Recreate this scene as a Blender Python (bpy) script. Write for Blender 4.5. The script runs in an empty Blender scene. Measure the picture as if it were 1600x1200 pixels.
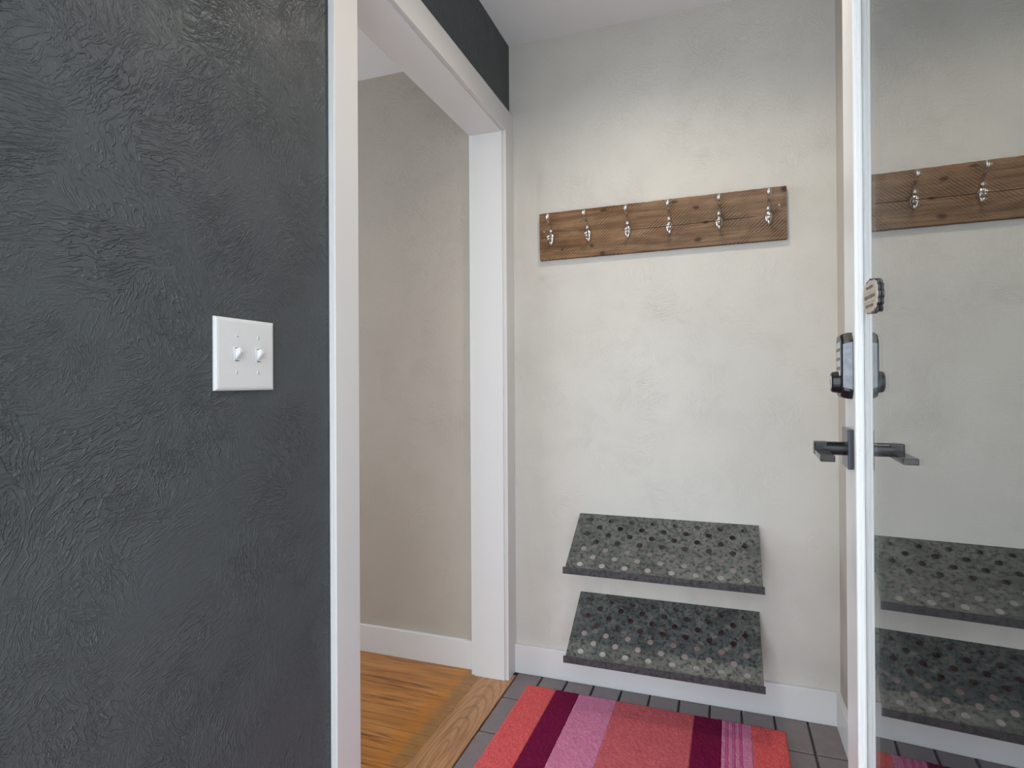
import bpy, bmesh, math, random
from mathutils import Matrix, Vector
random.seed(7)
S = bpy.context.scene
C = S.collection
PI = math.pi

# ------------------------------------------------------------------ camera
YAW, PITCH, ROLL = math.radians(18.3242), math.radians(0.228), math.radians(0.3371)
fw = Vector((-math.sin(YAW), math.cos(YAW), 0)); rt = Vector((math.cos(YAW), math.sin(YAW), 0)); up = Vector((0, 0, 1))
fw, up = math.cos(PITCH)*fw + math.sin(PITCH)*up, -math.sin(PITCH)*fw + math.cos(PITCH)*up
rt, up = math.cos(ROLL)*rt - math.sin(ROLL)*up, math.sin(ROLL)*rt + math.cos(ROLL)*up
cam_d = bpy.data.cameras.new('camera'); cam_d.sensor_width = 36; cam_d.lens = 868.384/1600*36; cam_d.shift_x = -40.33/1600; cam_d.shift_y = -6.04/1600
cam_d.clip_start = 0.02
cam = bpy.data.objects.new('camera', cam_d); C.objects.link(cam); S.camera = cam
cam.matrix_world = Matrix(((rt.x, up.x, -fw.x, 0), (rt.y, up.y, -fw.y, 0), (rt.z, up.z, -fw.z, 1.1103), (0, 0, 0, 1)))

# ------------------------------------------------------------------ world, lights, exposure
w = bpy.data.worlds.new('daylight'); S.world = w; w.use_nodes = True
bg = w.node_tree.nodes['Background']; bg.inputs[0].default_value = (0.82, 0.91, 1.0, 1); bg.inputs[1].default_value = 5.6
def light(name, kind, loc, energy, color, **kw):
    d = bpy.data.lights.new(name, kind); d.energy = energy; d.color = color
    for k, v in kw.items(): setattr(d, k, v)
    o = bpy.data.objects.new(name, d); o.location = loc; C.objects.link(o); return o
# recessed ceiling downlight of the entry (above the picture)
light('ceiling_downlight', 'SPOT', (-0.15, 1.28, 2.345), 23, (1.0, 0.85, 0.68), spot_size=math.radians(160), spot_blend=0.85, shadow_soft_size=0.03)
# sky seen through the open front doorway and through the hall window: portals for the world light
p = light('doorway_portal', 'AREA', (-0.245, 0.075, 1.04), 1, (1, 1, 1), shape='RECTANGLE', size=0.9, size_y=2.06)
p.rotation_euler = (math.radians(90), 0, 0); p.data.cycles.is_portal = True
p = light('window_portal', 'AREA', (-3.48, 0.80, 1.375), 1, (1, 1, 1), shape='RECTANGLE', size=1.8, size_y=1.85)
p.rotation_euler = (math.radians(90), 0, math.radians(-90)); p.data.cycles.is_portal = True
vs = S.view_settings
vs.view_transform = 'Standard'; vs.look = 'None'; vs.gamma = 1; vs.use_curve_mapping = False; vs.exposure = 0.05

# ------------------------------------------------------------------ helpers
def obj(name, me, mat=None, parent=None, loc=None, smooth=False):
    if isinstance(me, bmesh.types.BMesh):
        bm = me; me = bpy.data.meshes.new(name); bmesh.ops.recalc_face_normals(bm, faces=bm.faces); bm.to_mesh(me); bm.free()
    if mat is not None and not me.materials: me.materials.append(mat)
    if smooth:
        for f in me.polygons: f.use_smooth = True
    o = bpy.data.objects.new(name, me); C.objects.link(o)
    if parent: o.parent = parent
    if loc is not None: o.location = loc
    return o
def empty(name, loc=(0, 0, 0), rz=0, parent=None):
    o = bpy.data.objects.new(name, None); C.objects.link(o); o.location = loc; o.rotation_euler = (0, 0, rz); o.empty_display_size = .05
    if parent: o.parent = parent
    return o
def tag(o, label, cat, group=None):
    o['label'] = label; o['category'] = cat
    if group: o['group'] = group
    return o
def struct(o, label=None):
    o['kind'] = 'structure'
    if label: o['label'] = label
    return o
def box(bm, x0, x1, y0, y1, z0, z1, bev=0, seg=2):
    t = bmesh.new()
    bmesh.ops.create_cube(t, size=1, matrix=Matrix.Translation(((x0+x1)/2, (y0+y1)/2, (z0+z1)/2)) @ Matrix.Diagonal((abs(x1-x0), abs(y1-y0), abs(z1-z0), 1)))
    if bev: bmesh.ops.bevel(t, geom=t.edges[:], offset=bev, segments=seg, affect='EDGES', profile=.5)
    m = bpy.data.meshes.new('t'); t.to_mesh(m); t.free(); bm.from_mesh(m); bpy.data.meshes.remove(m)
    return bm
def boxobj(name, b, mat, parent=None, bev=0, seg=2):
    return obj(name, box(bmesh.new(), *b, bev=bev, seg=seg), mat, parent)
def boxes(name, bs, mat, parent=None, bev=0):
    bm = bmesh.new()
    for b in bs: box(bm, *b, bev=bev)
    return obj(name, bm, mat, parent)
def sweep(bm, pts, rads, n=14, flat=None):
    """tube through pts with (rx, ry) radii; rx sideways (X), ry in the plane of the path"""
    rings = []
    P = [Vector(p) for p in pts]
    for i, c in enumerate(P):
        t = (P[min(i+1, len(P)-1)] - P[max(i-1, 0)]).normalized()
        sx = Vector((1, 0, 0)); sy = t.cross(sx).normalized()
        r = rads[i]; rx, ry = (r, r) if not isinstance(r, tuple) else r
        rings.append([bm.verts.new(c + sx*rx*math.cos(2*PI*k/n) + sy*ry*math.sin(2*PI*k/n)) for k in range(n)])
    for a, b in zip(rings, rings[1:]):
        for k in range(n): bm.faces.new((a[k], a[(k+1) % n], b[(k+1) % n], b[k]))
    bm.faces.new(rings[0]); bm.faces.new(rings[-1])
def cyl(bm, p0, p1, r0, r1=None, n=24):
    p0, p1 = Vector(p0), Vector(p1); r1 = r0 if r1 is None else r1
    ax = (p1-p0); q = ax.to_track_quat('Z', 'Y').to_matrix().to_4x4()
    bmesh.ops.create_cone(bm, cap_ends=True, segments=n, radius1=r0, radius2=r1, depth=ax.length, matrix=Matrix.Translation((p0+p1)/2) @ q)
def ball(bm, c, r, sc=(1, 1, 1), u=16, v=10):
    bmesh.ops.create_uvsphere(bm, u_segments=u, v_segments=v, radius=r, matrix=Matrix.Translation(c) @ Matrix.Diagonal((*sc, 1)))

# ------------------------------------------------------------------ materials
class N:
    def __init__(s, name):
        s.m = bpy.data.materials.new(name); s.m.use_nodes = True; s.t = s.m.node_tree; s.b = s.t.nodes['Principled BSDF']; s.o = s.t.nodes['Material Output']
    def n(s, typ, **kw):
        k = s.t.nodes.new(typ)
        for a, v in kw.items():
            if a.startswith('i_'): s.put(k.inputs[int(a[2:])] if a[2:].isdigit() else k.inputs[a[2:].replace('_', ' ')], v)
            else: setattr(k, a, v)
        return k
    def put(s, inp, v):
        if isinstance(v, bpy.types.NodeSocket): s.t.links.new(v, inp)
        else: inp.default_value = v
    def math(s, op, a, b=None, c=None, clamp=False):
        k = s.n('ShaderNodeMath', operation=op, use_clamp=clamp); s.put(k.inputs[0], a)
        if b is not None: s.put(k.inputs[1], b)
        if c is not None: s.put(k.inputs[2], c)
        return k.outputs[0]
    def coord(s, scale=(1, 1, 1), rot=(0, 0, 0), loc=(0, 0, 0), src='Object'):
        tc = s.n('ShaderNodeTexCoord'); mp = s.n('ShaderNodeMapping'); s.put(mp.inputs[0], tc.outputs[src])
        mp.inputs[1].default_value = loc; mp.inputs[2].default_value = rot; mp.inputs[3].default_value = scale
        return mp.outputs[0]
    def noise(s, vec, scale=1, detail=3, rough=.5, dist=0):
        k = s.n('ShaderNodeTexNoise'); s.put(k.inputs['Vector'], vec); k.inputs['Scale'].default_value = scale
        k.inputs['Detail'].default_value = detail; k.inputs['Roughness'].default_value = rough; k.inputs['Distortion'].default_value = dist
        return k.outputs['Fac']
    def ramp(s, fac, stops):
        k = s.n('ShaderNodeValToRGB'); s.put(k.inputs[0], fac); e = k.color_ramp.elements
        while len(e) < len(stops): e.new(.5)
        for q, (pos, col) in zip(e, stops): q.position = pos; q.color = (*col, 1) if len(col) == 3 else col
        return k.outputs[0]
    def rng(s, v, a, b, c=0, d=1, smooth=False):
        k = s.n('ShaderNodeMapRange', interpolation_type='SMOOTHSTEP' if smooth else 'LINEAR'); s.put(k.inputs[0], v)
        for i, q in enumerate((a, b, c, d)): s.put(k.inputs[i+1], q)
        return k.outputs[0]
    def mix(s, f, a, b, mode='MIX'):
        k = s.n('ShaderNodeMix', data_type='RGBA', blend_type=mode); s.put(k.inputs[0], f)
        for i, v in ((6, a), (7, b)): s.put(k.inputs[i], (*v, 1) if isinstance(v, tuple) and len(v) == 3 else v)
        return k.outputs[2]
    def bump(s, h, dist=.001, strength=1, nrm=None):
        k = s.n('ShaderNodeBump'); s.put(k.inputs['Height'], h); k.inputs['Distance'].default_value = dist; k.inputs['Strength'].default_value = strength
        if nrm is not None: s.put(k.inputs['Normal'], nrm)
        s.put(s.b.inputs['Normal'], k.outputs[0]); return k.outputs[0]
    def set(s, **kw):
        for k, v in kw.items():
            i = s.b.inputs[k.replace('_', ' ')]
            s.put(i, (*v, 1) if isinstance(v, tuple) and len(v) == 3 else v)
        return s.m
def plain(name, col, rough=.5, metal=0, **kw):
    return N(name).set(Base_Color=col, Roughness=rough, Metallic=metal, **kw)
def plaster(name, col, axis, rough=.6, dist=.0016, spec=.5, cell=7.0, relief=1.0):
    """hand-trowelled plaster paint: patches of strokes in random directions"""
    m = N(name); v = m.coord()
    warp = m.n('ShaderNodeTexNoise'); m.put(warp.inputs['Vector'], v); warp.inputs['Scale'].default_value = 9; warp.inputs['Detail'].default_value = 2
    wv = m.n('ShaderNodeVectorMath', operation='MULTIPLY_ADD'); m.put(wv.inputs[0], warp.outputs['Color']); wv.inputs[1].default_value = (.06,)*3; m.put(wv.inputs[2], v)
    h = None
    for k, (cs, f1, f2) in enumerate(((cell, 34, 140), (cell*2.1, 60, 260))):
        vo = m.n('ShaderNodeTexVoronoi'); m.put(vo.inputs['Vector'], wv.outputs[0]); vo.inputs['Scale'].default_value = cs
        sp = m.n('ShaderNodeSeparateColor'); m.put(sp.inputs[0], vo.outputs['Color'])
        ro = m.n('ShaderNodeVectorRotate', rotation_type='X_AXIS' if axis == 'X' else 'Y_AXIS'); m.put(ro.inputs['Vector'], wv.outputs[0])
        m.put(ro.inputs['Angle'], m.math('MULTIPLY', sp.outputs[0], 6.283))
        mp = m.n('ShaderNodeMapping'); m.put(mp.inputs[0], ro.outputs[0])
        mp.inputs[3].default_value = (f1, f1, f2) ; 
        s1 = m.noise(mp.outputs[0], 1, 2, .5, .4)
        ridge = m.rng(m.math('ABSOLUTE', m.math('SUBTRACT', s1, .5)), 0.0, .07, 1, 0, True)
        patch = m.rng(m.noise(v, 5.5+3*k, 2), .40, .60, 0.30, 1, True)
        edge = m.rng(vo.outputs['Distance'], .30, .8, 1, .35, True)
        hh = m.math('MULTIPLY', m.math('MULTIPLY', ridge, patch), edge)
        hh = m.math('MULTIPLY', hh, 1.0 if k == 0 else .55)
        h = hh if h is None else m.math('ADD', h, hh)
    fine = m.noise(v, 160, 2)
    broad = m.noise(v, 14, 3)
    h = m.math('ADD', m.math('MULTIPLY', h, relief), m.math('ADD', m.math('MULTIPLY', fine, .35), m.math('MULTIPLY', broad, 1.0)))
    m.bump(h, dist)
    tone = m.noise(v, 2.3, 3)
    c2 = tuple(x*.93 for x in col)
    return m.set(Base_Color=m.mix(m.rng(tone, .35, .65), col, c2), Roughness=rough, Specular_IOR_Level=spec)

M = {}
M['dark'] = plaster('charcoal_wall_paint', (.072, .081, .086), 'X', rough=.46, dist=.0019, spec=.32, cell=8.5)
M['greige'] = plaster('greige_wall_paint', (.60, .578, .528), 'Y', rough=.6, dist=.00055, spec=.35, cell=9)
M['greige_side'] = plaster('shaded_side_wall_paint', (.46, .415, .36), 'X', rough=.6, dist=.00055, spec=.35, cell=9)  # greige darkened to taupe: shade behind the open door put into its colour
M['taupe'] = plaster('taupe_hall_paint', (.46, .415, .36), 'Y', rough=.6, dist=.00055, spec=.35, cell=9)
M['ceil'] = plain('ceiling_white', (.80, .81, .82), .8)
m = N('white_trim_paint'); v = m.coord((1, 1, .15))
m.bump(m.noise(v, 120, 2), .00025); M['trim'] = m.set(Base_Color=(.68, .675, .67), Roughness=.38)
m = N('door_white_paint'); v = m.coord()
chip = m.rng(m.noise(v, 260, 3), .73, .75)
M['doorwhite'] = m.set(Base_Color=m.mix(chip, (.74, .74, .73), (.42, .41, .39)), Roughness=.35)
M['plastic'] = plain('white_plastic', (.66, .66, .66), .35)
M['slot'] = plain('dark_slot', (.05, .05, .05), .6)
M['screw'] = plain('screw_metal', (.55, .53, .5), .35, .9)
M['whitescrew'] = plain('painted_screw', (.74, .74, .74), .35)
m = N('brushed_nickel'); M['nickel'] = m.set(Base_Color=(.56, .53, .48), Roughness=.22, Metallic=1.0)
M['black'] = plain('black_metal', (.008, .008, .010), .25, 0, Specular_IOR_Level=.35)
m = N('lock_side_panel'); v = m.coord(); n_ = m.noise(v, 60, 4, .6)
M['lockside'] = m.set(Base_Color=m.ramp(n_, [(.3, (.10, .105, .125)), (.7, (.20, .21, .23))]), Roughness=.22)
M['button'] = plain('keypad_button', (.45, .45, .46), .35)
M['rosette'] = plain('satin_black_rosette', (.040, .042, .052), .22, .3)

# galvanised steel
def galv(name, a, b, dark, metal=.55, r0=.36):
    m = N(name); v = m.coord()
    sp = m.n('ShaderNodeTexVoronoi'); m.put(sp.inputs['Vector'], v); sp.inputs['Scale'].default_value = 130
    s2 = m.n('ShaderNodeSeparateColor'); m.put(s2.inputs[0], sp.outputs['Color'])
    big = m.noise(v, 11, 4, .6); fine = m.noise(v, 75, 4, .62)
    c = m.mix(m.rng(big, .32, .68), a, b)
    spots = m.rng(m.math('ADD', m.math('MULTIPLY', s2.outputs[0], .30), fine), .40, .72)
    c = m.mix(spots, dark, c)
    m.bump(fine, .0002)
    return m.set(Base_Color=c, Metallic=metal, Roughness=m.rng(big, .3, .7, r0, r0+.16))
M['galv'] = galv('galvanised_steel', (.110, .118, .116), (.195, .203, .190), (.036, .040, .041))
M['galvlip'] = galv('galvanised_lip', (.042, .038, .043), (.062, .058, .062), (.014, .012, .015), .15, .6)

# reclaimed board
m = N('rough_sawn_wood'); v = m.coord()
g1 = m.noise(m.coord((3.2, 1, 46)), 1, 5, .62, .7); g2 = m.noise(m.coord((14, 1, 260)), 1, 3, .6)
col = m.ramp(g1, [(.27, (.060, .031, .014)), (.43, (.165, .088, .040)), (.60, (.265, .155, .078)), (.78, (.38, .255, .145))])
sx = m.n('ShaderNodeSeparateXYZ'); m.put(sx.inputs[0], v)
gx = m.rng(m.math('ADD', sx.outputs[0], m.math('MULTIPLY', m.noise(v, 6, 2), .5)), -.25, .85)
col = m.mix(m.math('MULTIPLY', gx, .6), col, m.mix(g1, (.10, .075, .058), (.25, .20, .16)))
red = m.rng(m.noise(m.coord((5, 1, 22), loc=(3, 0, 1)), 1, 3), .56, .72)
col = m.mix(m.math('MULTIPLY', red, .45), col, (.24, .10, .045))
saw = m.n('ShaderNodeTexWave', wave_type='BANDS', bands_direction='X'); m.put(saw.inputs['Vector'], m.coord((1, 1, 1), rot=(0, math.radians(-48), 0)))
saw.inputs['Scale'].default_value = 38; saw.inputs['Distortion'].default_value = 3.0; saw.inputs['Detail'].default_value = 2; saw.inputs['Detail Scale'].default_value = .8
sawm = m.math('MULTIPLY', m.rng(saw.outputs['Fac'], .05, .45, 1, 0), m.rng(m.noise(v, 14, 4, .6), .38, .60))
col = m.mix(m.math('MULTIPLY', sawm, .78), col, (.055, .034, .021))
col = m.mix(m.rng(g2, .60, .75, 0, .30), col, (.36, .26, .17))
kn = None
for kx, kz, rx, rz in ((.145, -.064, .013, .008), (.141, .047, .012, .007), (.172, -.007, .010, .005), (.421, .077, .012, .010), (-.180, .074, .013, .006), (-.188, -.081, .010, .008), (-.227, -.050, .008, .007), (-.340, -.055, .005, .004), (.069, .075, .012, .004)):
    a = m.math('DIVIDE', m.math('SUBTRACT', sx.outputs[0], kx), rx); b = m.math('DIVIDE', m.math('SUBTRACT', sx.outputs[2], kz), rz)
    q = m.math('SQRT', m.math('ADD', m.math('MULTIPLY', a, a), m.math('MULTIPLY', b, b)))
    kn = q if kn is None else m.math('MINIMUM', kn, q)
kn = m.math('ADD', kn, m.math('MULTIPLY', m.math('SUBTRACT', m.noise(v, 120, 3), .5), .9))
col = m.mix(m.rng(kn, .35, 1.5, .85, 0, True), col, (.045, .024, .013))
m.bump(m.math('ADD', m.math('MULTIPLY', g2, .5), m.math('SUBTRACT', m.math('MULTIPLY', g1, .8), m.math('MULTIPLY', sawm, .8))), .0012)
M['board'] = m.set(Base_Color=col, Roughness=.78, Specular_IOR_Level=.25)

# oak planks
def oak(name, along, tint, worn=None):
    m = N(name); oi = m.n('ShaderNodeObjectInfo')
    tc = m.n('ShaderNodeTexCoord'); ad = m.n('ShaderNodeVectorMath', operation='ADD'); m.put(ad.inputs[0], tc.outputs['Object'])
    cx = m.n('ShaderNodeCombineXYZ'); m.put(cx.inputs[2], m.math('MULTIPLY', oi.outputs['Random'], 40)); m.put(ad.inputs[1], cx.outputs[0])
    def mp(sc):
        k = m.n('ShaderNodeMapping'); m.put(k.inputs[0], ad.outputs[0]); k.inputs[3].default_value = sc if along == 'X' else (sc[1], sc[0], sc[2]); return k.outputs[0]
    g = m.noise(mp((2.2, 26, 20)), 1, 4, .6, 1.1); f = m.noise(mp((9, 190, 60)), 1, 3, .6)
    a, b, c = tint
    col = m.ramp(m.math('ADD', m.math('MULTIPLY', g, .8), m.math('MULTIPLY', f, .2)), [(.30, a), (.5, b), (.72, c)])
    rg = m.n('ShaderNodeTexWave', wave_type='RINGS', rings_direction='Z'); m.put(rg.inputs['Vector'], mp((3.0, 17, 1)))
    rg.inputs['Scale'].default_value = 1.6; rg.inputs['Distortion'].default_value = 3.5; rg.inputs['Detail'].default_value = 2
    col = m.mix(m.rng(rg.outputs['Fac'], 0, .30, .38 if along == 'Y' else 0.0, 0), col, tuple(x*.45 for x in a))
    dk = m.noise(mp((1.6, 34, 20)), 1.3, 5, .7, .6); col = m.mix(m.rng(dk, .52, .66, 0, .9 if along == 'X' else .3), col, tuple(x*.45 for x in a))
    col = m.mix(m.rng(oi.outputs['Random'], 0, 1, 0, .38), col, tuple(x*.55 for x in b))
    if worn:
        gp = m.n('ShaderNodeNewGeometry'); sp = m.n('ShaderNodeSeparateXYZ'); m.put(sp.inputs[0], gp.outputs['Position'])
        xx = m.math('ADD', sp.outputs[0], m.math('MULTIPLY', m.math('SUBTRACT', m.noise(gp.outputs['Position'], 22, 3), .5), .05))
        col = m.mix(m.math('MULTIPLY', m.rng(xx, -1.0, -.965, 0, 1, True), .55), col, (.42, .15, .008))
        wn = m.rng(m.noise(gp.outputs['Position'], 34, 4, .65), .35, .62, .25, .85)
        col = m.mix(m.math('MULTIPLY', m.rng(xx, -.95, -.905, 0, 1, True), wn), col, (.20, .125, .055))
    m.bump(f, .0003)
    return m.set(Base_Color=col, Roughness=.36)
M['oak'] = oak('oak_floorboard', 'X', ((.22, .072, .014), (.48, .190, .042), (.64, .31, .090)), True)
M['thresh'] = oak('oak_threshold', 'Y', ((.24, .105, .042), (.43, .215, .095), (.50, .28, .14)))
# brick tile
m = N('brown_quarry_tile'); oi = m.n('ShaderNodeObjectInfo'); v = m.coord()
c = m.mix(m.noise(v, 30, 4, .6), (.13, .108, .110), (.235, .190, .188)); c = m.mix(m.rng(oi.outputs['Random'], 0, 1, 0, .55), c, (.16, .14, .142))
m.bump(m.noise(v, 90, 3), .0008); M['tile'] = m.set(Base_Color=c, Roughness=.42)
M['grout'] = plain('dark_grout', (.085, .078, .078), .9)
def yarn(name, a, b):
    m = N(name); v = m.coord(); n1 = m.noise(v, 330, 2, .6); n2 = m.noise(v, 25, 3)
    col = m.mix(m.rng(n1, .35, .65), a, b); col = m.mix(m.rng(n2, .3, .7, 0, .18), col, tuple(x*.7 for x in a))
    m.bump(n1, .002); return m.set(Base_Color=col, Roughness=.95, Specular_IOR_Level=.1)
Y = {'coral': yarn('coral_yarn', (.50, .050, .062), (.80, .16, .15)), 'maroon': yarn('maroon_yarn', (.10, .003, .026), (.22, .010, .060)),
     'pink': yarn('pink_yarn', (.46, .12, .23), (.70, .27, .40)), 'rose': yarn('rose_yarn', (.42, .060, .085), (.64, .16, .16)),
     'magenta': yarn('magenta_yarn', (.42, .045, .18), (.68, .16, .36)), 'back': plain('rug_backing', (.25, .12, .12), .9)}
# window glass: clear pane with true Fresnel reflection on every face
m = N('clear_glass'); m.t.nodes.remove(m.b)
ge = m.n('ShaderNodeNewGeometry'); fr = m.n('ShaderNodeFresnel'); m.put(fr.inputs[0], m.rng(ge.outputs['Backfacing'], 0, 1, 2.3, 1/2.3))
tr = m.n('ShaderNodeBsdfTransparent'); tr.inputs[0].default_value = (.965, .985, .97, 1); gl = m.n('ShaderNodeBsdfGlossy'); gl.inputs['Roughness'].default_value = 0.0
mx = m.n('ShaderNodeMixShader'); f1 = m.math('SUBTRACT', 1.0, fr.outputs[0]); m.put(mx.inputs[0], m.math('SUBTRACT', 1.0, m.math('MULTIPLY', f1, f1))); m.put(mx.inputs[1], tr.outputs[0]); m.put(mx.inputs[2], gl.outputs[0]); m.t.links.new(mx.outputs[0], m.o.inputs[0])
M['glass'] = m.m
m = N('carved_plaque'); v = m.coord(); M['plaque'] = m.set(Base_Color=m.mix(m.noise(v, 150, 3), (.40, .34, .28), (.60, .54, .46)), Roughness=.6)
M['plaquedark'] = plain('plaque_dark_edge', (.03, .032, .032), .35)
M['plaqueink'] = plain('plaque_lettering', (.095, .07, .055), .6)
M['concrete'] = plain('helper_concrete', (.62, .61, .59), .9)  # albedo raised for bounce; only on the added slab and wall outside

# ------------------------------------------------------------------ dimensions (metres)
L, B, R, CE = -.7761, 2.0094, .3563, 2.4134          # left wall face, back wall face, right wall face, ceiling
BH, CH = 1.9753, 2.380                                # hall wall face, hall ceiling
XF = -.9112                                           # hall side of the opening trim
YN, YFR, CW, ZO, ZC = 1.0408, 1.9302, .0792, 2.0542, 2.1396
FR0, FR1 = .09, .25
WX = -.897                                           # hall face of the left wall                                  # front wall
# ------------------------------------------------------------------ setting
struct(boxes('wall_left', [(WX, L, FR1, YN-.02, 0, CE), (WX, L, YN-.02, YFR+.02, ZO+.02, CE), (WX, L, YFR+.02, B, 0, CE)], M['dark']), 'charcoal trowelled plaster wall with a cased opening')
struct(boxobj('wall_back', (WX, R+.12, B, B+.12, 0, CE), M['greige']), 'light greige trowelled plaster wall')
struct(boxes('wall_right', [(R, R+.12, FR0, .80, 0, CE), (R, R+.12, 1.71, B, 0, CE), (R, R+.12, .80, 1.71, 2.07, CE)], M['greige_side']), 'greige plaster wall with a dark passage behind the open door')
struct(boxes('wall_passage', [(R+.12, 2.4, .60, .72, 0, CE), (R+.12, 2.4, 1.79, 1.91, 0, CE), (2.4, 2.52, .60, 1.91, 0, CE)], M['dark']))
struct(boxobj('ceiling_passage', (R+.12, 2.52, .60, 1.91, CE, CE+.1), M['ceil']))
struct(boxobj('floor_passage', (R+.12, 2.52, .60, 1.91, -.14, -.012), M['grout']))
struct(boxes('wall_front', [(WX, -.70, FR0, FR1, 0, CE), (.21, R, FR0, FR1, 0, CE), (-.70, .21, FR0, FR1, 2.09, CE)], M['greige']))
struct(boxobj('ceiling', (WX, R+.12, FR0, B+.12, CE, CE+.1), M['ceil']))
struct(boxobj('wall_hall_back', (-3.6, WX, BH, BH+.12, 0, CH), M['taupe']), 'taupe plaster wall of the hall beyond the opening')
struct(boxobj('wall_hall_front', (-3.6, WX, -.62, -.5, 0, CH), M['taupe']))
struct(boxobj('wall_hall_near', (WX-.1, WX, -.5, FR1, 0, CH), M['taupe']))
struct(boxes('wall_hall_left', [(-3.6, -3.5, -.5, -.10, 0, CH), (-3.6, -3.5, 1.70, BH, 0, CH), (-3.6, -3.5, -.10, 1.70, 0, .45), (-3.6, -3.5, -.10, 1.70, 2.30, CH)], M['taupe']))
struct(boxobj('ceiling_hall', (-3.6, WX, -.62, BH+.12, CH, CH+.1), M['ceil']))
fl = struct(boxes('floor', [(WX, R+.12, FR0, B+.12, -.14, -.012), (-3.6, WX, -.62, B+.12, -.14, -.012)], M['grout']))
struct(boxobj('bounce_slab', (WX+.01, 6, -6, FR0, -.25, -.14), M['concrete']))  # unseen ground outside, put in pale to bounce daylight indoors
struct(boxobj('door_sill', (-.70, .21, -.05, FR1, -.012, .012), M['doorwhite'], bev=.004))
struct(boxobj('added_light_block', (.62, .74, -1.6, FR0, -.14, 2.5), M['concrete']))  # unseen wall added to keep side daylight off the near left wall
# baseboards
struct(boxobj('baseboard_back', (L+.0164, R, B-.014, B, 0, .108), M['trim'], bev=.0015))
struct(boxobj('baseboard_right', (R-.014, R, 1.798, B-.014, 0, .108), M['trim'], bev=.0015))
struct(boxobj('baseboard_hall', (-3.5, WX, BH-.014, BH, 0, .109), M['trim'], bev=.0015))
# opening casing and jambs
t1 = struct(empty('trim_1', (-.76, 1.49, 0)), 'white flat casing and jamb around the hall opening')
def child(o, par):
    o.parent = par; o.matrix_parent_inverse = Matrix.Translation(par.location).inverted(); return o
for nm, b in (('side_casing', (L, L+.0164, YN-CW, YN, 0, ZO)), ('side_casing', (L, L+.0164, YFR, B, 0, ZO)), ('head_casing', (L, L+.0157, YN-CW, B, ZO, ZC)),
              ('jamb', (WX, L+.002, YN-.02, YN+.005, 0, ZO+.01)), ('jamb', (WX, L+.002, YFR-.005, YFR+.02, 0, ZO+.01)), ('head_jamb', (WX, L+.002, YN, YFR, ZO-.005, ZO+.02)),
              ('side_casing', (XF, WX, YN-CW, YN, 0, ZO)), ('side_casing', (XF, WX, YFR, BH-.0142, 0, ZO)), ('head_casing', (XF, WX, YN-CW, BH, ZO, ZC))):
    child(boxobj(nm, b, M['trim'], bev=.0018), t1)
t2 = struct(empty('trim_2', (R, 1.25, 0)), 'white flat casing on the right wall behind the open door')
for nm, b in (('side_casing', (R-.015, R, 1.708, 1.798, 0, 2.065)), ('side_casing', (R-.015, R, .715, .805, 0, 2.065)), ('head_casing', (R-.0152, R, .715, 1.798, 2.065, 2.15)),
              ('jamb', (R-.002, R+.12, 1.698, 1.712, 0, 2.072)), ('jamb', (R-.002, R+.12, .798, .812, 0, 2.072)), ('head_jamb', (R-.002, R+.12, .805, 1.705, 2.058, 2.072))):
    child(boxobj(nm, b, M['trim'], bev=.0018), t2)

# floor tiles
xs = [-.7475, -.650] + [-.5525+.1012*i for i in range(9)] + [R]
tile_me = {}
rows = [(1.829, B-.004)] + [(1.829-.2*(i+1), 1.829-.2*i) for i in range(7)] + [(FR1, .429)]
for x0, x1 in zip(xs, xs[1:]):
    for y0, y1 in rows:
        k = (round(x1-x0, 3), round(y1-y0, 3)); g = .0035
        if k not in tile_me:
            tb = box(bmesh.new(), -(k[0]/2-g), k[0]/2-g, -(k[1]/2-g), k[1]/2-g, -.012, .0, bev=.002, seg=1)
            tile_me[k] = bpy.data.meshes.new('tile'); bmesh.ops.recalc_face_normals(tb, faces=tb.faces); tb.to_mesh(tile_me[k]); tb.free(); tile_me[k].materials.append(M['tile'])
        obj('tile', tile_me[k], None, fl, ((x0+x1)/2, (y0+y1)/2, random.uniform(-.0008, .0004)))
# oak floorboards of the hall, laid square to the threshold board
pl_me = {}
y1 = 1.9668
for r in range(46):
    wd = .0515; y0 = y1-wd
    x1 = -.8755; ln = (.62, 1.25, .9, 1.5, .75)[r % 5]
    while x1 > -3.5:
        x0 = max(-3.5, x1-ln); k = (round(x1-x0, 3), wd)
        if k not in pl_me:
            tb = box(bmesh.new(), -k[0]/2+.0006, k[0]/2-.0006, -wd/2+.0011, wd/2-.0011, -.012, 0, bev=.0010, seg=1)
            pl_me[k] = bpy.data.meshes.new('plank'); bmesh.ops.recalc_face_normals(tb, faces=tb.faces); tb.to_mesh(pl_me[k]); tb.free(); pl_me[k].materials.append(M['oak'])
        obj('plank', pl_me[k], None, fl, ((x0+x1)/2, (y0+y1)/2, 0)); x1 = x0; ln = 1.2
    y1 = y0
tb = boxobj('threshold_board', (-.0633, .0633, -.60, .4850, -.012, .0012), M['thresh'], fl, bev=.0015); tb.location = (-.8122, 1.49, 0)

# ------------------------------------------------------------------ glazed front door, standing open along the right wall
A = math.radians(3.0); l0 = .27
dr = struct(empty('door_1', (.172/math.cos(A)+math.sin(A)*l0, math.cos(A)*l0, 0), PI/2-A), 'white glazed front door standing open with keypad lock and lever')
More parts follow.
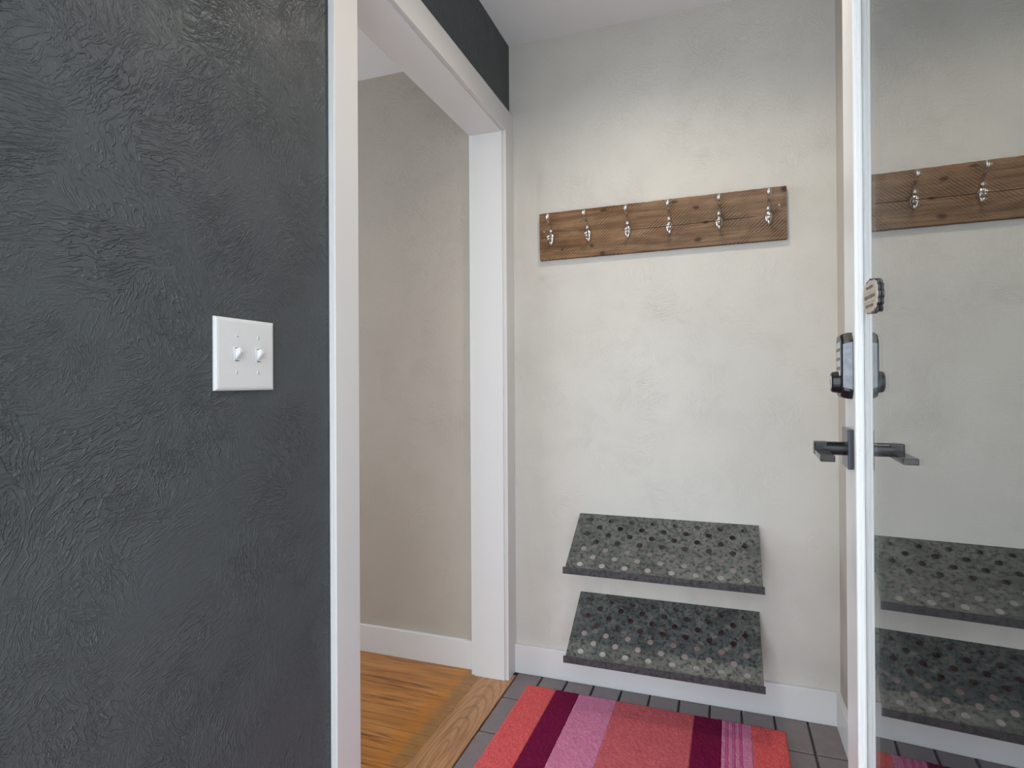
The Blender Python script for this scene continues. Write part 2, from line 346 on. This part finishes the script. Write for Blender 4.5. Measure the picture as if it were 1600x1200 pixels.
# local: x along the door from the hinge, y out of the glass into the room, z up
def dl(b): return (b[0]-l0, b[1]-l0, *b[2:])
GL, GH, GZ0, GZ1 = 1.063, .395, .22, 1.92            # glass edges
LE = 1.200                                           # latch edge
F0 = .0105                                           # face of the stiles over the glass plane
boxobj('stile', dl((GL+.022, LE, -.022, F0, .012, 2.06)), M['doorwhite'], dr, bev=.0015)
boxobj('stile', dl((.275, GH-.022, -.022, F0, .012, 2.06)), M['doorwhite'], dr, bev=.0015)
boxobj('rail', dl((GH-.022, GL+.022, -.022, F0, .012, GZ0-.022)), M['doorwhite'], dr, bev=.0015)
boxobj('rail', dl((GH-.022, GL+.022, -.022, F0, GZ1+.022, 2.06)), M['doorwhite'], dr, bev=.0015)
# stepped glazing bead: profile (q = distance from the glass edge, h = height over the glass plane), both faces
prof = [(0, .0004), (0, .0016), (.0016, .0019), (.0016, .0021), (.0004, .0024), (.0004, .0052), (.0014, .0058), (.0014, .0066), (.0030, .0072), (.0030, .0080), (.0020, .0086), (.0022, .0116), (.0036, .0128), (.0062, .0134), (.0105, .0132), (.0150, .0122), (.0190, .0112), (.0215, .0100), (.0215, .0004)]
def bead(sign):
    bm = bmesh.new(); loops = []
    for q, h in prof:
        a0, a1, z0, z1 = GH-q-l0, GL+q-l0, GZ0-q, GZ1+q
        yy = h if sign > 0 else -h-.0165
        loops.append([bm.verts.new(c) for c in ((a0, yy, z0), (a1, yy, z0), (a1, yy, z1), (a0, yy, z1))])
    n = len(loops)
    for i in range(n):
        a, b = loops[i], loops[(i+1) % n]
        for k in range(4): bm.faces.new((a[k], a[(k+1) % 4], b[(k+1) % 4], b[k]))
    return bm
obj('glazing_bead', bead(1), M['doorwhite'], dr); 
bmk = bead(-1); obj('glazing_bead', bmk, M['doorwhite'], dr)
for y0 in (-.003, -.016):
    boxobj('glass_pane', dl((GH-.006, GL+.006, y0, y0+.003, GZ0-.006, GZ1+.006)), M['glass'], dr)
boxes('glass_spacer', [dl((GL+.001, GL+.006, -.0129, -.0031, GZ0, GZ1)), dl((GH-.006, GH-.001, -.0129, -.0031, GZ0, GZ1))], plain('spacer_bar', (.6, .62, .62), .4), dr)
# keypad dead lock
lk_c, lk_z = 1.137, 1.1366
def shell(bm, w0, w1, h0, h1, y0, y1, cx, cz, cut=.3, n=0):
    """body with chamfered corners, tapering from (w0,h0) at y0 to (w1,h1) at y1"""
    rings = []
    for (w_, h_, yy) in ((w0, h0, y0), (w0, h0, y0+(y1-y0)*.35), (w1+.004, h1+.006, y1-.004), (w1, h1, y1)):
        a, b = w_/2, h_/2; c = min(a, b)*cut
        rings.append([bm.verts.new((cx+x, yy, cz+z)) for x, z in ((-a+c, -b), (a-c, -b), (a, -b+c), (a, b-c), (a-c, b), (-a+c, b), (-a, b-c), (-a, -b+c))])
    for p, q in zip(rings, rings[1:]):
        for k in range(8): bm.faces.new((p[k], p[(k+1) % 8], q[(k+1) % 8], q[k]))
    bm.faces.new(rings[0]); bm.faces.new(rings[-1])
bm = bmesh.new(); shell(bm, .072, .066, .118, .108, F0, .0290, lk_c-l0, lk_z, .38)
lock = obj('keypad_lock', bm, M['black'], dr)
lock['label'] = 'black keypad dead lock with a key cylinder'
bm = bmesh.new()                                     # grey side cheeks let into the body
for s in (-1, 1):
    xa = lk_c-l0+s*.0345; xb = lk_c-l0+s*.0330
    vs_ = [(xa+s*.0022, .0115, lk_z-.042), (xa+s*.0022, .0115, lk_z+.042), (xb+s*.0020, .0265, lk_z+.038), (xb+s*.0020, .0265, lk_z-.038)]
    f = [bm.verts.new(q) for q in vs_] + [bm.verts.new((q[0]-s*.004, q[1], q[2])) for q in vs_]
    bm.faces.new(f[:4]); bm.faces.new(f[4:])
    for k in range(4): bm.faces.new((f[k], f[(k+1) % 4], f[4+(k+1) % 4], f[4+k]))
obj('side_panel', bm, M['lockside'], lock)
for i in range(4):
    z = lk_z+.037-i*.0165
    boxobj('keypad_button', (lk_c-.019-l0, lk_c+.019-l0, .0285, .0305, z-.0056, z+.0056), M['button'], lock, bev=.001)
bm = bmesh.new(); cz = lk_z-.0292
cyl(bm, (lk_c-l0, .028, cz), (lk_c-l0, .0400, cz), .0205, .0185, 32); cyl(bm, (lk_c-l0, .0397, cz), (lk_c-l0, .0420, cz), .0182, .0165, 32)
cy = obj('key_cylinder', bm, M['black'], lock)
bm = bmesh.new(); cyl(bm, (lk_c-l0, .0415, cz), (lk_c-l0, .0427, cz), .0120, .0115, 24); obj('cylinder_face', bm, M['button'], lock)
boxobj('key_slot', (lk_c-.0012-l0, lk_c+.0012-l0, .0425, .0431, cz-.006, cz+.006), M['slot'], lock)
# lever handle
hc, hz = 1.136, .9885
ro = boxobj('lever_handle', dl((hc-.035, hc+.035, F0, .0203, hz-.035, hz+.035)), M['rosette'], dr, bev=.0012); ro['label'] = 'black lever handle on a square rosette'
bm = bmesh.new(); cyl(bm, (hc-l0, .0200, hz-.002), (hc-l0, .056, hz-.002), .0122, n=32); obj('neck', bm, M['black'], ro)
boxobj('hub', dl((hc-.0115, hc+.0120, .0485, .0712, hz-.0140, hz+.0100)), M['black'], ro, bev=.002)
boxobj('lever', dl((hc-.104, hc-.0110, .0480, .0706, hz-.0140, hz-.0035)), plain('polished_black_lever', (.022, .020, .019), .14, .4), ro, bev=.0015)
# latch plates on the door's edge
boxobj('latch_plate', dl((LE-.0005, LE+.0012, -.012, .012, hz-.028, hz+.028)), M['black'], dr)

# small scalloped plaque leaning on the glass
PC = Vector((.9815, .0036, 1.2400))
pq = empty('door_plaque', dr.matrix_world @ Vector((0, 0, 0)))
dm = Matrix.Translation(dr.location) @ Matrix.Rotation(PI/2-A, 4, 'Z')
pq.matrix_world = dm @ Matrix.Translation((PC.x-l0, PC.y, PC.z)) @ Matrix.Rotation(math.radians(-3), 4, 'Y')
def outline(a, b, n, amp, lob):
    return [((a*(1+amp*math.cos(lob*t)))*math.copysign(abs(math.cos(t))**.72, math.cos(t)), (b*(1+amp*math.cos(lob*t)))*math.copysign(abs(math.sin(t))**.72, math.sin(t))) for t in (2*PI*i/n for i in range(n))]
def slab(pts, y0, y1):
    bm = bmesh.new(); a = [bm.verts.new((x, y0, z)) for x, z in pts]; b = [bm.verts.new((x, y1, z)) for x, z in pts]
    bm.faces.new(a); bm.faces.new(b)
    for k in range(len(a)): bm.faces.new((a[k], a[(k+1) % len(a)], b[(k+1) % len(a)], b[k]))
    return bm
obj('backing', slab(outline(.0575, .0258, 120, .03, 16), -.0030, .0002), M['plaquedark'], pq)
obj('face', slab(outline(.0555, .0242, 120, .035, 16), .0002, .0016), M['plaque'], pq)
for rz, hw in ((.0075, .040), (-.0075, .041)):       # thin rules between the worn, unreadable lines
    boxobj('rule', (-hw, hw, .0016, .0021, rz-.0006, rz+.0006), M['plaque'], pq)
for rz, hw, hh in ((.0145, .026, .0030), (.0, .042, .0038), (-.0140, .030, .0030)):
    x = -hw; bm = bmesh.new()
    while x < hw:
        ww = random.uniform(.0028, .0050); box(bm, x, x+ww*.5, .0016, .0020, rz-hh*random.uniform(.6, 1), rz+hh*random.uniform(.6, 1))
        if random.random() < .6: box(bm, x, x+ww, .0016, .0020, rz-.0007, rz+.0006)
        x += ww+.0018
    obj('lettering', bm, M['plaqueink'], pq)
bm = bmesh.new()
for q in (-2, -1, 0, 1, 2): ball(bm, (q*.013, .0005, .0262-abs(q)*.0014), .0022, (1, .7, 1))
obj('ornament', bm, M['plaquedark'], pq)
bm = bmesh.new(); ball(bm, (-.046, -.001, -.0220), .0042, (1, .6, 1)); obj('bumper', bm, M['plaquedark'], pq)
tag(pq, 'small beige scalloped plaque with a dark edge stuck on the door glass', 'plaque')

# ------------------------------------------------------------------ light switch
SW = empty('light_switch', (L, .6828+.0615, 1.0997+.0603)); tag(SW, 'white double toggle light switch on the charcoal wall', 'light switch')
def pil(bm, y0, y1, z0, z1, th, edge):
    a = [bm.verts.new((0.0002, y, z)) for y, z in ((y0, z0), (y1, z0), (y1, z1), (y0, z1))]
    b = [bm.verts.new((th*.55, y, z)) for y, z in ((y0, z0), (y1, z0), (y1, z1), (y0, z1))]
    c = [bm.verts.new((th*.9, y, z)) for y, z in ((y0+edge*.45, z0+edge*.45), (y1-edge*.45, z0+edge*.45), (y1-edge*.45, z1-edge*.45), (y0+edge*.45, z1-edge*.45))]
    d = [bm.verts.new((th, y, z)) for y, z in ((y0+edge, z0+edge), (y1-edge, z0+edge), (y1-edge, z1-edge), (y0+edge, z1-edge))]
    for p, q in ((a, b), (b, c), (c, d)):
        for k in range(4): bm.faces.new((p[k], p[(k+1) % 4], q[(k+1) % 4], q[k]))
    bm.faces.new(a); bm.faces.new(d)
bm = bmesh.new(); pil(bm, -.0615, .0615, -.0603, .0603, .0065, .006); obj('cover_plate', bm, M['plastic'], SW)
for i, y in enumerate((-.0205, .0250)):
    bs = boxobj('toggle_bezel', (.006, .0071, y-.0054, y+.0054, -.0125, .0125), M['plastic'], SW, bev=.0003)
    bm = bmesh.new(); box(bm, .007, .0072, y-.0042, y+.0042, -.0112, -.0098); box(bm, .007, .0072, y-.0042, y+.0042, .0100, .0110); obj('slot', bm, M['slot'], bs)
    bm = bmesh.new(); f0 = [(.0068, y-.0036, -.0085), (.0068, y+.0036, -.0085), (.0068, y+.0036, .0088), (.0068, y-.0036, .0088)]
    f1 = [(.0175, y-.0029, .0030), (.0175, y+.0029, .0030), (.0160, y+.0029, .0118), (.0160, y-.0029, .0118)]
    a = [bm.verts.new(q) for q in f0]; b = [bm.verts.new(q) for q in f1]; bm.faces.new(a); bm.faces.new(b)
    for k in range(4): bm.faces.new((a[k], a[(k+1) % 4], b[(k+1) % 4], b[k]))
    bmesh.ops.bevel(bm, geom=bm.edges[:], offset=.0009, segments=2, affect='EDGES'); obj('toggle', bm, M['plastic'], SW)
    for z in (.0302, -.0302):
        bm = bmesh.new(); cyl(bm, (.0060, y, z), (.0073, y, z), .0032, .0027, 16); sc = obj('screw', bm, M['whitescrew'], SW)
        ang = random.uniform(0, PI); bm = bmesh.new(); box(bm, -.00001, .0003, -.0024, .0024, -.0004, .0004); s_ = obj('slot', bm, M['slot'], sc, (.0073, y, z)); s_.rotation_euler = (ang, 0, 0)

# ------------------------------------------------------------------ coat rack
bx0, bx1, bz0, bz1 = -.6483, .2061, 1.5737, 1.7487
RK = empty('coat_rack', ((bx0+bx1)/2, B, (bz0+bz1)/2)); tag(RK, 'rough sawn wooden coat rack board with six metal hooks', 'coat rack')
hw, hh = (bx1-bx0)/2, (bz1-bz0)/2
bm = bmesh.new(); cols = []; nx = 90; rr = random.Random(3)
for i in range(nx+1):
    x = -hw+2*hw*i/nx; u = i/nx
    zc = -.0060 + .0012*math.sin(u*9)+.0006*rr.uniform(-1, 1)
    on = 1.0 if (.0 < u < .11 or .34 < u < .90) else .0
    on *= min(1, abs(u-.11)/.03) if u < .11 else (min(1, (u-.34)/.06, (.90-u)/.03) if on else 1)
    gd, gw = .006*on, .0003+.0012*on*rr.uniform(.6, 1.1)
    et, eb = hh+rr.uniform(-.0009, .0003), -hh+rr.uniform(-.0003, .0005)
    if .463 < u < .475: et -= .0018
    f = -.0200; e = .0012
    cols.append([bm.verts.new((x, yy, zz)) for yy, zz in ((-.0005, eb), (f+e, eb), (f, eb+e), (f, zc-gw), (f+gd, zc), (f, zc+gw), (f, et-e), (f+e, et), (-.0005, et))])
for a, b in zip(cols, cols[1:]):
    for k in range(9): bm.faces.new((a[k], a[(k+1) % 9], b[(k+1) % 9], b[k]))
bm.faces.new(cols[0]); bm.faces.new(cols[-1])
obj('board', bm, M['board'], RK)
def leaf():
    bm = bmesh.new(); pts, rad = [], []
    for i in range(13):
        t = i/12; z = -.030+.054*t
        prof_ = math.sin(PI*min(1, t*1.0))**.8 if t < .5 else math.sin(PI*t)**1.15
        wv_ = max(.0022, .0120*prof_); pts.append((0, -.0025, z)); rad.append((wv_, max(.0015, .0088*prof_**.8)))
    sweep(bm, pts, rad, 20); return bm
def upper():
    bm = bmesh.new()
    pts = [(0, -.0055, .012), (0, -.0075, .022), (0, -.013, .032), (0, -.022, .039), (0, -.034, .043), (0, -.044, .047), (0, -.051, .053), (0, -.055, .061), (0, -.0565, .068), (0, -.057, .071)]
    sweep(bm, pts, [(.0070, .0045), (.0054, .0044), (.0044, .0042), (.0039, .0038), (.0037, .0034), (.0044, .0036), (.0058, .0046), (.0064, .0054), (.0058, .0050), (.0032, .0026)], 14); return bm
def lower():
    bm = bmesh.new()
    sweep(bm, [(0, -.006, -.010), (0, -.016, -.016), (0, -.026, -.018), (0, -.034, -.0145), (0, -.038, -.009)], [.0044, .0036, .0033, .0036, .0040], 14)
    ball(bm, (0, -.0385, -.0055), .0068); return bm
hk = obj('hook', leaf(), M['nickel'], None, smooth=True)
kids = [obj('upper_prong', upper(), M['nickel'], hk, smooth=True), obj('lower_prong', lower(), M['nickel'], hk, smooth=True)]
for s in (-1, 1):
    bm = bmesh.new(); cyl(bm, (0, .0012, 0), (0, -.0016, 0), .0026, .0020, 14); kids.append(obj('screw', bm, M['screw'], hk, (s*.0074, -.0072, -.001), True))
RK.rotation_euler = (0, math.radians(-.55), 0)
for i, x in enumerate((-.601, -.460, -.315, -.170, -.005, .151)):
    h = hk if i == 0 else hk.copy()
    if i:
        C.objects.link(h)
        for k in kids: c = k.copy(); C.objects.link(c); c.parent = h
    h.parent = RK; h.location = (x-RK.location.x, -.0200, 1.6545-RK.location.z); h.scale = (1.08, 1.0, 1.04); h.rotation_euler = (0, math.radians((2, -3, 1, 0, 1, -1)[i]), 0)
for x, z in ((.184, 1.687), (-.630, 1.679)):
    bm = bmesh.new(); cyl(bm, (0, .001, 0), (0, -.0016, 0), .0034, .0028, 14); obj('board_screw', bm, M['screw'], RK, (x-RK.location.x, -.0200, z-RK.location.z))

# ------------------------------------------------------------------ perforated shelves
def holed_panel(name, w_, ln, th, holes, r):
    cu = bpy.data.curves.new(name, 'CURVE'); cu.dimensions = '2D'; cu.fill_mode = 'BOTH'; cu.extrude = th/2
    def poly(pts):
        s = cu.splines.new('POLY'); s.points.add(len(pts)-1); s.use_cyclic_u = True
        for q, (x, y) in zip(s.points, pts): q.co = (x, y, 0, 1)
    poly([(-w_/2, 0), (w_/2, 0), (w_/2, -ln), (-w_/2, -ln)])
    for x, y in holes: poly([(x+r*math.cos(2*PI*k/20), y+r*math.sin(2*PI*k/20)) for k in range(20)])
    o = bpy.data.objects.new('t', cu); C.objects.link(o)
    me = bpy.data.meshes.new_from_object(o.evaluated_get(bpy.context.evaluated_depsgraph_get())); me.name = name
    bpy.data.objects.remove(o); bpy.data.curves.remove(cu)
    return me
SW_ = .616; XC = -.1941
holes = []
for r in range(7):
    s = .0290+.0338*r
    holes += [(-.2615+.0747*i, -s) for i in range(8)] if r % 2 == 0 else [(-.2241+.0747*i, -s) for i in range(7)]
for zb, zf, lab in ((.6238, .4790, 'upper slanted perforated galvanised metal shelf below the coat rack'), (.3341, .1850, 'lower slanted perforated galvanised metal shelf just over the white baseboard')):
    sh = empty('shoe_shelf', (XC, B, zb)); tag(sh, lab, 'shelf')
    dy, dz = .2335, zb-zf; ln = math.hypot(dy, dz); sl = math.atan2(dz, dy)
    me = holed_panel('perforated_panel', SW_, ln, .0016, holes, .0100)
    pa = obj('perforated_panel', me, M['galv'], sh, (0, -.001, 0)); pa.rotation_euler = (sl, 0, 0)
    bm = bmesh.new(); box(bm, -SW_/2-.003, SW_/2+.003, -.0012, .0006, -.002, .0205, bev=.0004, seg=1)
    lp = obj('front_lip', bm, M['galvlip'], sh, (0, -dy-.001, -dz)); lp.rotation_euler = (math.radians(-3), 0, 0)
    bm = bmesh.new(); box(bm, -SW_/2, SW_/2, -.0016, -.0001, -.115 if zb > .5 else -.132, .0005); obj('wall_flange', bm, M['galv'], sh)
    for x in (.10,):
        bm = bmesh.new(); cyl(bm, (0, 0, -.0005), (0, 0, .0022), .0055, .0042, 16); s_ = obj('screw', bm, plain('rusty_screw', (.16, .10, .08), .5, .5), sh, (XC*0+.140, -.001-.022*math.cos(sl), -.022*math.sin(sl))); s_.rotation_euler = (sl, 0, 0)

# ------------------------------------------------------------------ striped rug
RG = empty('striped_rug', (-.678, 1.912, 0), math.radians(-.75)); tag(RG, 'striped red pink and maroon pile rug on the brown tiles', 'rug')
RL = 1.30
stripes = [(0, .110, 'coral'), (.110, .195, 'maroon'), (.195, .329, 'pink'), (.329, .585, 'rose'), (.585, .671, 'maroon'), (.671, .684, 'pink'), (.684, .691, 'magenta'), (.691, .704, 'pink'), (.704, .711, 'magenta'), (.711, .724, 'pink'),
           (.724, .731, 'magenta'), (.731, .760, 'pink'), (.760, .86, 'coral')]
boxobj('backing', (.003, .857, -RL+.003, -.003, 0.0005, .005), Y['back'], RG)
rr = random.Random(5)
for x0, x1, k in stripes:
    st = .0046; nx = max(2, round((x1-x0)/st)); ny = round(RL/st/1.15)
    V, F = [], []
    for j in range(ny+1):
        for i in range(nx+1):
            ed = min(1, min(j, ny-j)*st/.006+.35) * (min(1, i*st/.006+.35) if x0 == 0 else 1)
            V.append((x0+(x1-x0)*i/nx+(rr.uniform(-.001, .001) if 0 < i < nx or x0 == 0 else 0), -RL*j/ny+rr.uniform(-.0012, .0012), .004+.0085*ed+rr.uniform(-.0012, .0014)))
    W = nx+1
    for j in range(ny):
        for i in range(nx): a = j*W+i; F.append((a, a+W, a+W+1, a+1))
    ring = [i for i in range(W)] + [j*W+nx for j in range(1, ny+1)] + [ny*W+i for i in range(nx-1, -1, -1)] + [j*W for j in range(ny-1, 0, -1)]
    b0 = len(V); V += [(V[q][0], V[q][1], .0008) for q in ring]
    for q in range(len(ring)): F.append((ring[q], ring[(q+1) % len(ring)], b0+(q+1) % len(ring), b0+q))
    me = bpy.data.meshes.new('stripe'); me.from_pydata(V, [], F); me.update(); obj('stripe', me, Y[k], RG, smooth=True)
